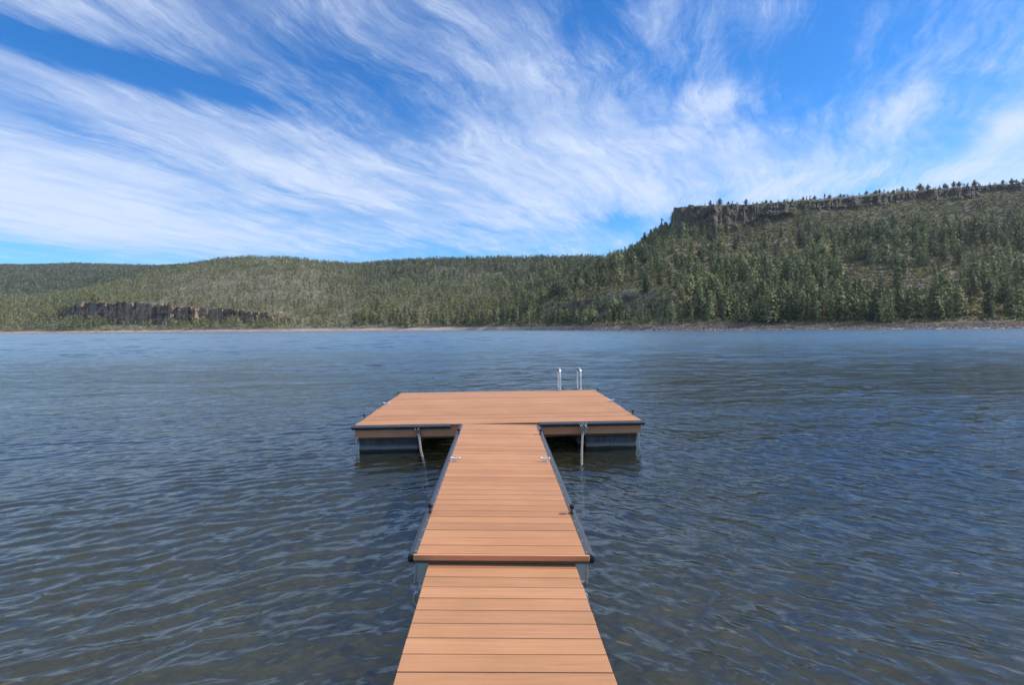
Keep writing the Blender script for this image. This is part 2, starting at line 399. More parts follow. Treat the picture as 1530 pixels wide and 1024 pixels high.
    print('water verts', len(me.vertices)); return me
def grid_faces(nr, nc):
    i = np.arange(nr * nc).reshape(nr, nc); return np.stack([i[:-1, :-1], i[:-1, 1:], i[1:, 1:], i[1:, :-1]], -1).reshape(-1, 4)
water = link('water', lake_surface(), None, M_water); tag(water, kind='structure')

mb_, T, b = mat("lake_bed"); g = T.new('ShaderNodeNewGeometry'); p = g.outputs['Position']
vo = T.new('ShaderNodeTexVoronoi', feature='F1'); vo.inputs['Scale'].default_value = 13.0; T.l.new(T.vm('ADD', p, T.vm('SCALE', T.noise(p, 3, 3, out='Color'), scale=.25)), vo.inputs['Vector'])
n1 = T.noise(p, 1.1, 5, .6); n2 = T.noise(p, 9, 4, .6)
c = T.mix(T.smooth(n1, .38, .62), (.16, .13, .08), (.28, .225, .14)); c = T.mix(T.m('MULTIPLY', T.smooth(T.m('ADD', vo.outputs['Color'], T.m('MULTIPLY', n2, .5)), .75, 1.2), .8), c, (.40, .33, .21))
T.put(b.inputs['Base Color'], c); b.inputs['Roughness'].default_value = .9
def bed_z(X, Y):
    return -(0.30 + .125 * (Y - 1)) * np.clip((Y + 3.2) / 4.0, 0, 1) * (Y > -3.2) + np.where(Y < -3.2, -(Y + 3.2) * .12, 0) + .05 * fbm(X * .8, Y * .8, 4, 5) - .02
gxs = np.concatenate([np.linspace(-80, -9, 40), np.linspace(-8.7, 8.7, 190), np.linspace(9, 80, 40)]); gys = np.concatenate([np.linspace(-14, 0, 40), np.linspace(.12, 16, 160), np.linspace(17, 190, 60)])
GX, GY = np.meshgrid(gxs, gys); GZ = np.maximum(bed_z(GX, GY), -12)
def grid_faces(nr, nc):
    i = np.arange(nr * nc).reshape(nr, nc); return np.stack([i[:-1, :-1], i[:-1, 1:], i[1:, 1:], i[1:, :-1]], -1).reshape(-1, 4)
bed = link('lake_bed', np_mesh('lake_bed', np.stack([GX, GY, GZ], -1).reshape(-1, 3), grid_faces(*GX.shape), True), None, mb_); tag(bed, kind='structure')

# ------------------------------------------------------------------ terrain
# ground profiles seen along photo columns: (forward distance, photo height of the bare ground)
PROF = {
 -700: (1300, [(1350, 493), (1600, 470), (1900, 440), (2500, 405), (3200, 400)]),
 -250: (880, [(910, 492), (1100, 462), (1300, 440), (1900, 408), (2500, 408)]),
 0:   (706, [(735, 492), (830, 477), (950, 464), (1120, 456), (1300, 448), (1900, 400), (2500, 404)]),
 60:  (690, [(715, 492), (790, 478), (930, 462), (1110, 451), (1300, 444), (1900, 399), (2500, 403)]),
 95:  (680, [(705, 491), (775, 480), (782, 470), (920, 458), (1100, 447), (1300, 441), (1900, 398), (2500, 402)]),
 125: (668, [(693, 491), (760, 482), (766, 453), (900, 448), (1080, 440), (1280, 436), (1900, 398), (2500, 402)]),
 200: (640, [(665, 490), (722, 483), (728, 455), (860, 445), (1050, 428), (1200, 418), (1350, 420), (1900, 401), (2500, 404)]),
 255: (620, [(645, 490), (702, 483), (708, 457), (860, 438), (1050, 417), (1240, 403), (1380, 406), (1900, 401), (2500, 404)]),
 310: (600, [(625, 489), (682, 483), (687, 461), (850, 435), (1050, 409), (1250, 395), (1400, 397), (1900, 402), (2500, 406)]),
 345: (586, [(610, 489), (664, 483), (669, 464), (800, 441), (1050, 408), (1250, 389), (1400, 394), (1900, 402)]),
 405: (563, [(588, 488), (645, 483), (650, 473), (800, 440), (1050, 407), (1250, 387), (1450, 396), (1900, 402)]),
 440: (552, [(577, 488), (640, 482), (645, 479), (800, 440), (1050, 408), (1250, 390), (1450, 398), (1900, 404)]),
 480: (545, [(570, 488), (640, 478), (800, 446), (1000, 418), (1250, 394), (1450, 400), (1900, 404)]),
 530: (530, [(555, 488), (640, 474), (800, 446), (1000, 420), (1200, 400), (1450, 402), (1900, 404)]),
 570: (520, [(545, 487), (640, 472), (800, 443), (1000, 414), (1180, 397), (1400, 400), (1900, 406)]),
 640: (503, [(525, 487), (620, 472), (750, 449), (950, 416), (1150, 392), (1400, 398), (1900, 406)]),
 700: (490, [(508, 487), (600, 470), (720, 449), (900, 419), (1120, 391), (1400, 398), (1900, 406)]),
 770: (430, [(446, 486), (500, 476), (640, 448), (830, 418), (1080, 391), (1400, 398), (1900, 406)]),
 810: (385, [(400, 485), (430, 478), (455, 462), (560, 440), (760, 413), (1050, 391), (1400, 398), (1900, 406)]),
 850: (345, [(360, 485), (386, 480), (412, 452), (480, 436), (680, 408), (1030, 391), (1400, 398)]),
 890: (312, [(327, 484), (350, 479), (376, 443), (430, 430), (600, 402), (1000, 391), (1400, 400)]),
 920: (297, [(312, 484), (334, 479), (360, 440), (410, 423), (540, 394), (760, 388), (1200, 402)]),
 950: (284, [(299, 484), (320, 478), (345, 438), (400, 417), (500, 384), (640, 378), (900, 400)]),
 980: (273, [(288, 484), (308, 477), (332, 438), (380, 413), (470, 378), (590, 356), (760, 380), (1000, 400)]),
 1003: (265, [(280, 484), (300, 474), (307, 447), (370, 415), (450, 378), (535, 348), (640, 352), (800, 380)]),
 1008: (264, [(279, 484), (299, 473), (307, 448), (370, 415), (450, 378), (530, 346), (537, 312), (650, 316), (850, 340)]),
 1060: (255, [(269, 483), (300, 466), (360, 436), (410, 406), (470, 370), (523, 344), (531, 311), (700, 312), (900, 330)]),
 1130: (248, [(262, 483), (300, 462), (350, 438), (410, 402), (470, 366), (530, 338), (545, 309), (720, 306), (900, 320)]),
 1200: (240, [(254, 482), (300, 458), (350, 432), (410, 398), (470, 362), (535, 325), (555, 304), (750, 301), (950, 320)]),
 1270: (233, [(247, 482), (295, 456), (330, 437), (390, 406), (450, 372), (520, 328), (560, 304), (620, 296), (800, 300)]),
 1340: (227, [(241, 481), (285, 458), (320, 438), (380, 406), (450, 364), (520, 322), (570, 296), (620, 289), (800, 296)]),
 1430: (220, [(234, 481), (280, 457), (320, 434), (380, 396), (450, 354), (520, 316), (570, 291), (620, 281), (800, 290)]),
 1530: (213, [(227, 480), (275, 455), (320, 426), (380, 388), (450, 346), (520, 306), (570, 283), (620, 272), (800, 280)]),
 1800: (196, [(210, 478), (260, 440), (320, 405), (380, 365), (450, 318), (520, 280), (620, 255), (800, 262)]),
 2300: (170, [(182, 472), (240, 425), (320, 380), (380, 335), (450, 280), (560, 240), (800, 240)]),
}
YG = np.exp(np.linspace(math.log(160), math.log(3200), 560))
keys = sorted(PROF)
def lat(x): d = wl((x, 490)); return d[0] / d[1]
PT = np.array([lat(k) for k in keys])                             # lateral tangent of each column
s_lin = np.linspace(0, 1, 64)
SH = np.array([PROF[k][0] for k in keys], float)
def prof_curve(k):
    y0, pts = PROF[k]; Ys = [y0 - 25, y0] ; Zs = [-3.5, 0.0]
    for Y, py in pts: Ys.append(Y); Zs.append(at(k, py, Y)[2])
    return np.array(Ys), np.array(Zs)
CUR = [prof_curve(k) for k in keys]
def base_height(t, Y):
    """arrays; blends neighbouring column profiles, matched by their key points in distance"""
    t = np.clip(t, PT[0], PT[-1] - 1e-6); i = np.clip(np.searchsorted(PT, t, side='right') - 1, 0, len(PT) - 2)
    w = (t - PT[i]) / (PT[i + 1] - PT[i]); z = np.zeros_like(Y)
    sh = SH[i] * (1 - w) + SH[i + 1] * w
    for k in range(len(PT) - 1):
        m = i == k
        if not m.any(): continue
        zz = []
        for j in (k, k + 1):
            Ys, Zs = CUR[j]; Yl = Y[m] - sh[m]                    # aligned on the shore, far parts aligned on true distance
            a = np.clip(Yl / 350., 0, 1); Yq = Y[m] - (sh[m] - SH[j]) * (1 - a)
            zz.append(np.interp(Yq, Ys, Zs))
        z[m] = zz[0] * (1 - w[m]) + zz[1] * w[m]
    return z, Y - sh
def height(t, Y):
    z, ds = base_height(t, Y); X = t * Y
    amp = np.clip(ds / 60., 0, 1)
    z = z + amp * (fbm(X / 70, Y / 70, 4, 3) * 4.0 * np.clip(Y / 700, .45, 1.3) + fbm(X / 11, Y / 11, 3, 9) * .9)
    z = z + np.clip(ds / 6., 0, 1) * (1 - amp) * fbm(X / 5, Y / 5, 3, 21) * .45
    return z
tg = np.concatenate([np.linspace(PT[0], lat(-60), 50)[:-1], np.linspace(lat(-60), lat(1590), 900)[:-1], np.linspace(lat(1590), PT[-1], 50)])
TT, YY = np.meshgrid(tg, YG)
ZZ = height(TT.ravel(), YY.ravel()).reshape(TT.shape)
def mat_terrain():
    m, T, b = mat("hillside_ground"); g = T.new('ShaderNodeNewGeometry'); p = g.outputs['Position']; x, y, z = T.sep(p)
    n1 = T.noise(p, .035, 6, .6); n2 = T.noise(p, .35, 6, .65); n3 = T.noise(T.vm('MULTIPLY', p, (1, 1, 3)), 1.1, 4, .7)
    c = T.mix(T.smooth(n1, .35, .65), (.105, .092, .068), (.19, .17, .11))
    c = T.mix(T.smooth(n2, .52, .68), c, (.045, .052, .032))                       # low scrub
    c = T.mix(T.m('MULTIPLY', T.smooth(n3, .60, .70), .7), c, (.34, .31, .27))       # pale stones
    right = T.smooth(x, -40, 120)
    zz = T.m('ADD', z, T.m('MULTIPLY', T.m('SUBTRACT', n2, .5), 1.6))
    n4 = T.noise(T.vm('MULTIPLY', p, (.25, .25, 2.2)), 1.0, 5, .7)
    shore = T.mix(right, T.mix(n4, (.24, .18, .15), (.50, .43, .39)), T.mix(T.smooth(n4, .35, .7), (.055, .038, .035), (.15, .115, .10)))
    lowp = T.mix(T.smooth(n4, .4, .65), (.16, .14, .125), (.40, .37, .34))
    shore = T.mix(T.smooth(zz, .9, .4), shore, lowp)
    c = T.mix(T.smooth(zz, 3.5, 2.1), c, shore)
    basalt = T.m('MULTIPLY', T.smooth(T.m('ADD', z, T.m('MULTIPLY', n1, 40.0)), 92, 118), T.smooth(x, 90, 150))       # dark talus under the rimrock
    c = T.mix(T.m('MULTIPLY', basalt, .75), c, T.mix(n3, (.045, .042, .042), (.13, .105, .088)))
    nz = T.sep(g.outputs['True Normal'])[2]
    c = T.mix(T.smooth(nz, .55, .35), c, T.mix(n2, (.10, .075, .06), (.27, .19, .14)))
    T.put(b.inputs['Base Color'], c); b.inputs['Roughness'].default_value = .95; b.inputs['Specular IOR Level'].default_value = .15
    bp = T.new('ShaderNodeBump'); bp.inputs['Strength'].default_value = .8; bp.inputs['Distance'].default_value = .8
    T.l.new(T.m('ADD', n2, n3), bp.inputs['Height']); T.l.new(bp.outputs[0], b.inputs['Normal'])
    return m
M_ter = mat_terrain()
ter = link('hills', np_mesh('hills', np.stack([TT * YY, YY, ZZ], -1).reshape(-1, 3), grid_faces(*TT.shape), True), None, M_ter); tag(ter, kind='structure')
def ground(t, Y):
    """height of the built sheet (bilinear in the grid)"""
    t = np.atleast_1d(np.asarray(t, float)); Y = np.atleast_1d(np.asarray(Y, float))
    i = np.clip(np.searchsorted(tg, t) - 1, 0, len(tg) - 2); j = np.clip(np.searchsorted(YG, Y) - 1, 0, len(YG) - 2)
    a = (t - tg[i]) / (tg[i + 1] - tg[i]); b = (Y - YG[j]) / (YG[j + 1] - YG[j])
    return (ZZ[j, i] * (1 - a) + ZZ[j, i + 1] * a) * (1 - b) + (ZZ[j + 1, i] * (1 - a) + ZZ[j + 1, i + 1] * a) * b

# ------------------------------------------------------------------ cliffs
def mat_cliff(name, c0, c1, c2, sc):
    m, T, b = mat(name); g = T.new('ShaderNodeNewGeometry'); p = g.outputs['Position']
    v = T.noise(T.vm('MULTIPLY', p, (sc, sc, sc * .22)), 1.0, 6, .65); h = T.noise(T.vm('MULTIPLY', p, (sc * .15, sc * .15, sc * 1.1)), 1.0, 5, .6)
    f = T.noise(p, sc * 2.5, 4, .65)
    c = T.mix(T.smooth(v, .36, .62), c0, c1); c = T.mix(T.smooth(h, .5, .7), c, c2); c = T.mix(T.smooth(f, .58, .7), c, tuple(k * .35 for k in c0))
    T.put(b.inputs['Base Color'], c); b.inputs['Roughness'].default_value = .92; b.inputs['Specular IOR Level'].default_value = .15
    bp = T.new('ShaderNodeBump'); bp.inputs['Strength'].default_value = 1; bp.inputs['Distance'].default_value = 1.5 / max(sc * 5, 1)
    T.l.new(T.m('ADD', v, T.m('MULTIPLY', f, .5)), bp.inputs['Height']); T.l.new(bp.outputs[0], b.inputs['Normal'])
    return m
def cliff(name, pts, material, bulge, colw, seed, nh=26, step=1.2, saw=0.0, saw0=0.0):
    """pts: (photo x, distance of the face, photo y top, photo y foot); a jointed rock face with buttresses"""
    xs = np.array([p[0] for p in pts], float); n = int((pts[-1][0] - pts[0][0]) * step)
    q = np.linspace(xs[0], xs[-1], n); Yd = np.interp(q, xs, [p[1] for p in pts])
    top = np.interp(q, xs, [p[2] for p in pts]); ft = np.interp(q, xs, [p[3] for p in pts])
    Tn = np.array([lat(v) for v in q]); X = Tn * Yd
    zt = np.array([at(a, b_, c)[2] for a, b_, c in zip(q, top, Yd)]); zf = np.array([at(a, b_, c)[2] for a, b_, c in zip(q, ft, Yd)])
    arc = np.concatenate([[0], np.cumsum(np.hypot(np.diff(X), np.diff(Yd)))])
    but = np.abs(fbm(arc / (colw * 5), arc * 0 + seed, 3, seed)) ** .7 * bulge * 2.4
    cols = vnoise(np.floor(arc / colw + fbm(arc / colw, arc * 0, 2, seed + 4)), arc * 0 + 3.3, seed + 1)
    ztn = zt + fbm(arc / (colw * 2), arc * 0 + 9., 3, seed + 2) * (zt - zf) * .12
    ends = np.clip(np.minimum(arc, arc[-1] - arc) / (colw * 4), 0, 1)
    if saw:                                                          # buttresses that turn their long side to the right
        ph = arc / 15 + fbm(arc / 40, arc * 0 + 5, 2, seed + 12) * .8; but = but * .5 + saw * (1 - ph % 1.0) * np.clip((arc / arc[-1] - saw0) * 5, 0, 1) * (.55 + .45 * vnoise(np.floor(ph), ph * 0, seed + 3))
    Vv = []
    for k in range(nh + 3):
        if k <= nh:
            s = k / nh; z = zf - 3 * (1 - s) + (ztn - zf) * s; arc_ = arc
            led = (vnoise(arc / (colw * 3), arc * 0 + math.floor(s * 5 + .3) * 3.1, seed + 7) - .5) * bulge * .7
            off = but * (1 - .35 * s) + cols * bulge * .55 + led + fbm(arc / (colw * .6), arc * 0 + s * 7, 2, seed + 8) * bulge * .25 + (1 - s) ** 2 * bulge * 1.1
            y = Yd - off * ends - .5 - fbm(arc / (colw * 1.3), z / (colw * 2.2), 4, seed + 21) * bulge * .8 * ends
        else:
            z = ztn - (k - nh) * .8; y = Yd + (k - nh) * (bulge * 1.2 + 2)
            off = 0
        Vv.append(np.stack([X * y / Yd, y, z], -1))
    Vv = np.array(Vv)
    o = link(name, np_mesh(name, Vv.reshape(-1, 3), grid_faces(nh + 3, n)), None, material); tag(o, kind='structure')
    return o
M_c1 = mat_cliff("ochre_rock", (.13, .088, .062), (.34, .23, .155), (.22, .17, .125), .19)
M_c2 = mat_cliff("brown_rock", (.075, .055, .048), (.17, .125, .105), (.12, .10, .09), .30)
M_c3 = mat_cliff("grey_rock", (.055, .045, .038), (.125, .102, .083), (.10, .075, .056), .22)
cliff('cliff', [(88, 784, 470, 474), (104, 774, 463, 480), (118, 766, 452, 483), (160, 742, 453, 485), (200, 724, 453, 484), (250, 705, 455, 484), (272, 698, 459, 482), (312, 683, 459, 481)], M_c1, 9.0, 5.5, 31, saw=11, saw0=.60, step=2)
cliff('cliff', [(316, 682, 468, 478), (326, 676, 461, 482), (352, 664, 462, 484), (368, 659, 465, 486), (400, 648, 468, 486), (412, 643, 474, 484), (436, 636, 476, 480)], M_c1, 8.0, 5.0, 47, saw=10, saw0=.22, step=2)
cliff('cliff', [(838, 412, 462, 474), (852, 404, 454, 478), (872, 388, 449, 477), (890, 374, 450, 472), (898, 368, 458, 468)], M_c2, 3.4, 2.8, 59, step=2)
cliff('cliff', [(912, 360, 452, 462), (930, 350, 444, 470), (958, 340, 443, 466), (978, 332, 446, 462), (992, 326, 452, 460)], M_c2, 3.4, 2.8, 61, step=2)
cliff('cliff', [(1007.5, 531, 312, 350), (1030, 527, 311, 347), (1062, 523, 309, 344), (1100, 530, 308, 338), (1130, 537, 308, 325), (1180, 547, 305, 317), (1250, 556, 299, 312), (1330, 567, 292, 305), (1430, 569, 283, 297), (1600, 574, 268, 284)], M_c3, 5.5, 3.6, 83, step=2.2)

# ------------------------------------------------------------------ conifers
def crown_mesh(seed, n_lv, per, card, shape, width, lean=.0, gap=.15):
    """a crown of small needle-clump faces on whorls of branches, unit height"""
    r = np.random.default_rng(seed); V = []; F = []
    for i in range(n_lv):
        s = (i + .5) / n_lv; h = .10 + .90 * s
        if shape == 'cone': rad = width * (1 - s) ** .8 * (1 - .5 * max(0, .16 - s) / .16)
        elif shape == 'round': rad = width * math.sqrt(max(0.02, 1 - (2 * (s - .42)) ** 2 * .85)) * (1.0 if s < .5 else (1 - (s - .5) * 1.1))
        else: rad = width * (.55 + .45 * math.sin(s * 9 + seed)) * (1 - s) ** .55
        rad *= r.uniform(.78, 1.18); nb = max(3, int(round(per * (.35 + .65 * rad / width)))); a0 = r.uniform(0, 6.28)
        for k in range(nb):
            if r.random() < gap: continue
            a = a0 + k * 6.283 / nb + r.normal(0, .25); L = rad * r.uniform(.6, 1.2)
            m = max(1, int(round(L / (card * .75))))
            for j in range(m):
                rr = L * (j + .7) / m; c = np.array([math.cos(a) * rr + lean * s, math.sin(a) * rr, h - rr * .22 + (rr / max(L, 1e-3)) ** 2 * .03 + r.normal(0, .012)])
                for q in range(2 if card < .1 else 1):
                    sz = card * r.uniform(.6, 1.15); nn = np.array([math.cos(a) * .8, math.sin(a) * .8, .62]) + r.normal(0, .28, 3); nn /= np.linalg.norm(nn); d = np.cross(nn, r.normal(0, 1, 3)); d /= np.linalg.norm(d) + 1e-6
                    w = np.cross(d, nn); b0 = len(V); cc = c + r.normal(0, card * .28, 3)
                    V += [cc - w * sz * .42, cc + w * sz * .42, cc + d * sz]; F.append((b0, b0 + 1, b0 + 2))
    for q in range(3):
        a = r.uniform(0, 6.28); b0 = len(V); V += [np.array([math.cos(a) * .018 + lean, math.sin(a) * .018, .93]), np.array([-math.cos(a) * .018 + lean, -math.sin(a) * .018, .93]), np.array([lean, 0, 1.02])]; F.append((b0, b0 + 1, b0 + 2))
    return np.array(V), np.array(F)
def foliage(name, src, tint=(1, 1, 1)):
    m, T, b = mat(name)
    if src == 'attr':
        a = T.new('ShaderNodeAttribute', attribute_name='tone'); v, warm = a.outputs['Fac'], T.sep(a.outputs['Vector'])[1]; v = T.sep(a.outputs['Vector'])[0]
    else:
        oi = T.new('ShaderNodeObjectInfo'); v, warm, _ = T.sep(oi.outputs['Color'])
    g = T.new('ShaderNodeNewGeometry')
    c = T.ramp(v, [(0, (.040, .050, .026)), (.3, (.095, .110, .048)), (.65, (.185, .195, .085)), (1, (.28, .28, .125))])
    c = T.mix(T.m('MULTIPLY', warm, .65), c, (.19, .18, .062))
    k = T.m('ADD', .72, T.m('MULTIPLY', g.outputs['Random Per Island'], .60))
    T.put(b.inputs['Base Color'], T.mix(1.0, T.vm('SCALE', c, scale=k), tint, 'MULTIPLY')); b.inputs['Roughness'].default_value = .75; b.inputs['Specular IOR Level'].default_value = .2
    tl = T.new('ShaderNodeBsdfTranslucent'); T.l.new(T.vm('SCALE', c, scale=k), tl.inputs[0])
    mx = T.new('ShaderNodeMixShader'); mx.inputs[0].default_value = .10; T.l.new(b.outputs[0], mx.inputs[1]); T.l.new(tl.outputs[0], mx.inputs[2])
    T.l.new(mx.outputs[0], T.n['Material Output'].inputs['Surface'])
    return m
M_fol = foliage("pine_needles", 'obj'); M_folA = foliage("forest_needles", 'attr')
M_bark = simple("pine_bark", (.11, .07, .048), .9, 0, .3, 3)
KIND = [('cone', .20), ('cone', .26), ('round', .27), ('irr', .24), ('cone', .17), ('round', .34), ('cone', .23), ('irr', .28)]
LOD0 = [crown_mesh(100 + i, 17, 9, .085, s, w, random.uniform(-.03, .03), .12) for i, (s, w) in enumerate(KIND)]
LOD1 = [crown_mesh(200 + i, 9, 6, .15, s, w, 0, .15) for i, (s, w) in enumerate(KIND)]
LOD2 = [crown_mesh(300 + i, 6, 5, .24, s, w, 0, .12) for i, (s, w) in enumerate(KIND)]
crown_me = []
for i, (v, f) in enumerate(LOD0):
    me = np_mesh('crown', v, f); me.materials.append(M_fol); crown_me.append(me)
tb = MB(); tb.cyl((0, 0, -.06), (0, 0, .5), .022, .013, 8); tb.cyl((0, 0, .5), (0, 0, .96), .013, .003, 8)
for k in range(7):
    a = k * 2.4; h = .2 + k * .09; tb.cyl((0, 0, h), (math.cos(a) * .11, math.sin(a) * .11, h + .02), .006, .002, 5)
trunk_o = tb.build('trunk', M_bark); trunk_me = trunk_o.data; bpy.data.objects.remove(trunk_o)
def ang(ax, ay): return R_(ax)

# where trees stand: density by zone (zones read from the photograph, used on ground positions)
def density(x, y, Y):
    d = np.full_like(x, 1.0)
    lithill = (x > 150) & (x < 530) & (Y < 1300); d = np.where(lithill, .85, d)
    d = np.where((x > 240) & (x < 480) & (y > 412) & (y < 448), .42, d)
    d = np.where((x < 330) & (Y > 1290), 1.25, d)
    d = np.where((x > 540) & (x < 930) & (y < 440), 1.15, d)
    out = (x > 775) & (x < 1000) & (y > 428) & (y < 466) & (Y < 470); d = np.where(out, .34, d)
    d = np.where((x > 900) & (x < 1030) & (y > 385) & (y < 446), .4, d)
    d = np.where((x > 1020) & (Y > 470) & (y > 300), .50, d)
    d = np.where((x > 1080) & (Y > 490), .22, d)
    d = np.where((x > 1215) & (y < 335), .08, d)
    d = np.where((x > 1030) & (x < 1200) & (y > 354) & (y < 384), .22, d)
    d = np.where((x > 1258) & (x < 1392) & (y > 398) & (y < 457), .03, d)
    d = np.where((x > 1385) & (x < 1450) & (y > 400) & (y < 438), .15, d)
    d = np.where((x > 1400) & (y > 374) & (y < 412), .18, d)
    return d
trees = []      # x, y, z, height, kind, rotation, tone, warm
def put(X, Y, z, h, kind=None, tone=None):
    trees.append([X, Y, z, h, random.randrange(8) if kind is None else kind, random.uniform(0, 6.28), random.random() if tone is None else tone, 0, -1, len(trees)])
NAMED = []
def named(x, yb, hpx, kind, label, Y=None, tone=None, grp_=None):
    """a tree whose foot is seen at (x, yb): find the ground there"""
    t = lat(x)
    if Y is None:
        Ys = np.linspace(225, 1500, 900); zz = ground(np.full(900, t), Ys); ys = np.array([pix((t * a, a, c))[1] for a, c in zip(Ys, zz)])
        k = np.argmax(ys <= yb); Y = Ys[k] if ys.min() <= yb else Ys[np.argmin(ys)]
    z = float(ground(t, Y)[0]); h = hpx * Y / FPX
    NAMED.append((t * Y, Y, z - .1, h, kind, tone if tone is not None else random.random(), label, grp_))
named(1340, 437, 44, 1, 'tall lone dark pine standing at the stony clearing on the right hill', tone=.35)
# skyline of the mesa, from the cliff corner to the right edge of the photo
rim = [(1036, 4), (1053, 5), (1061, 9), (1075, 11), (1088, 7), (1094, 7), (1102, 5), (1114, 9), (1130, 4), (1144, 5), (1151, 4), (1162, 4), (1171, 4), (1175, 5), (1183, 4), (1199, 6), (1204, 6), (1209, 7), (1216, 6), (1231, 8), (1238, 6), (1254, 5), (1260, 4), (1293, 6), (1307, 6), (1312, 7), (1319, 6), (1333, 5), (1338, 6), (1346, 8), (1354, 5), (1372, 10), (1384, 8), (1401, 6), (1408, 8), (1411, 7), (1422, 9), (1430, 8), (1438, 6), (1443, 7), (1453, 10), (1459, 6), (1476, 5), (1495, 7), (1508, 8), (1515, 6), (1525, 7)]
ordn = 'first second third fourth fifth sixth seventh eighth ninth tenth'.split()
def nth(i):
    if i < 10: return ordn[i]
    tens = ['', 'ten', 'twenty', 'thirty', 'forty']; 
    teen = 'eleventh twelfth thirteenth fourteenth fifteenth sixteenth seventeenth eighteenth nineteenth twentieth'.split()
    if i < 20: return teen[i - 10]
    if i % 10 == 9: return {29: 'thirtieth', 39: 'fortieth', 49: 'fiftieth'}[i]
    return tens[(i + 1) // 10] + '-' + ordn[(i + 1) % 10 - 1]
for i, (x, h) in enumerate(rim):
    t = lat(x); Ys = np.linspace(500, 760, 130); zz = ground(np.full(130, t), Ys); e = (zz - CAM_H) / Ys; Y = Ys[np.argmax(e)]
    named(x, 0, h * 1.05, random.choice([2, 5, 5, 3, 7]), f'small pine on the mesa skyline, {nth(i)} from the cliff corner', Y=Y, tone=random.uniform(0, .4), grp_='pines along the mesa skyline')
sil = [(922, 9), (933, 9), (950, 11), (957, 12), (963, 20), (972, 18), (979, 13), (989, 23), (994, 14), (1001, 14)]
for i, (x, h) in enumerate(sil):
    t = lat(x); Ys = np.linspace(380, 760, 190); zz = ground(np.full(190, t), Ys); e = (zz - CAM_H) / Ys; Y = Ys[np.argmax(e)]
    named(x, 0, h * 1.1, random.choice([0, 4, 1, 6]), f'dark pointed conifer on the skyline slope left of the mesa cliff, {nth(9 - i)} from the cliff', Y=Y, tone=random.uniform(0, .3), grp_='conifers on the slope skyline')
big = [(1453, 363, 42, 1), (1481, 345, 30, 6), (1508, 340, 26, 5), (1378, 382, 36, 2), (1353, 393, 40, 3), (1322, 392, 38, 1), (1300, 394, 34, 0), (1287, 390, 32, 6), (1246, 380, 34, 0), (1262, 452, 42, 1), (1251, 462, 42, 0), (1232, 430, 40, 3),
       (1452, 435, 36, 1), (1424, 376, 34, 6), (1412, 350, 28, 2), (1409, 392, 30, 2), (1395, 470, 42, 7), (1431, 474, 46, 2), (1474, 470, 40, 1), (1500, 455, 34, 5), (1520, 440, 30, 2), (1366, 476, 26, 2), (1300, 477, 28, 1), (1252, 478, 36, 2), (1205, 474, 40, 0), (1183, 478, 38, 5),
       (1164, 475, 44, 1), (1108, 476, 34, 4), (1086, 472, 42, 2), (1061, 478, 36, 6), (1040, 420, 26, 5), (1076, 436, 34, 3), (1125, 430, 40, 0), (1142, 372, 28, 1), (1166, 356, 22, 4), (1085, 350, 26, 0), (1056, 348, 22, 6), (1021, 356, 22, 4)]
for x, yb, h, k in big: named(x, yb, h, k, None)

N = 90000
t_r = rng.uniform(lat(-120), lat(1650), N * 2); u = rng.random(N * 2)
# uniform over ground area
Y_r = np.sqrt(u * (2200 ** 2 - 225 ** 2) + 225 ** 2)
t2 = rng.uniform(lat(700), lat(1650), 15000); Y2 = np.sqrt(rng.random(15000) * (600 ** 2 - 225 ** 2) + 225 ** 2)
t_r = np.concatenate([t_r, t2]); Y_r = np.concatenate([Y_r, Y2])
z_r = ground(t_r, Y_r); ii = np.arange(len(t_r))
zf = ground(t_r, Y_r * 1.006); slope = np.abs(zf - z_r) / (Y_r * .006)
P3 = np.stack([t_r * Y_r, Y_r, z_r], -1); dd = P3 - [0, 0, CAM_H]; zc = dd @ fw
pxx = 765 + FPX * (dd @ rt) / zc; pyy = 512 - FPX * (dd @ up) / zc
# seen from the lake side only: drop what lies well behind a ridge
ridge_e = np.maximum.accumulate((ZZ - CAM_H) / YY, axis=0); ci = np.clip(np.searchsorted(tg, t_r), 0, len(tg) - 1); ri = np.clip(np.searchsorted(YG, Y_r) - 1, 0, len(YG) - 1)
vis = (z_r + 9 - CAM_H) / Y_r > ridge_e[ri, ci]
clump = fbm(P3[:, 0] / 34, P3[:, 1] / 34, 4, 77) * .5 + .5
dn = density(pxx, pyy, Y_r) * np.clip(-.15 + 2.1 * clump, .08, 2)
near = Y_r < 480
hgt = np.where(near, rng.uniform(6.0, 14.5, len(ii)), rng.uniform(7.0, 13.5, len(ii))) * (.85 + .35 * clump)
hgt = np.where((pxx > 775) & (pxx < 1010) & (pyy > 430) & near, hgt * .75, hgt); hgt = np.where((pxx > 1000) & (Y_r > 470), hgt * .8, hgt)
hgt = np.where((pxx > 150) & (pxx < 520) & (Y_r < 1290), hgt * .78, hgt)
hgt *= np.where(rng.random(len(ii)) < .18, .55, 1)
keep = vis & (slope < 1.7) & (z_r > np.where(pxx < 650, 2.6, 3.4)) & (rng.random(len(ii)) < dn * np.where(near & (pxx > 700), .27, .55))
keep &= ~((pxx > 1006) & (Y_r > np.interp(pxx, [1006, 1130, 1270, 1530], [520, 530, 548, 560])))
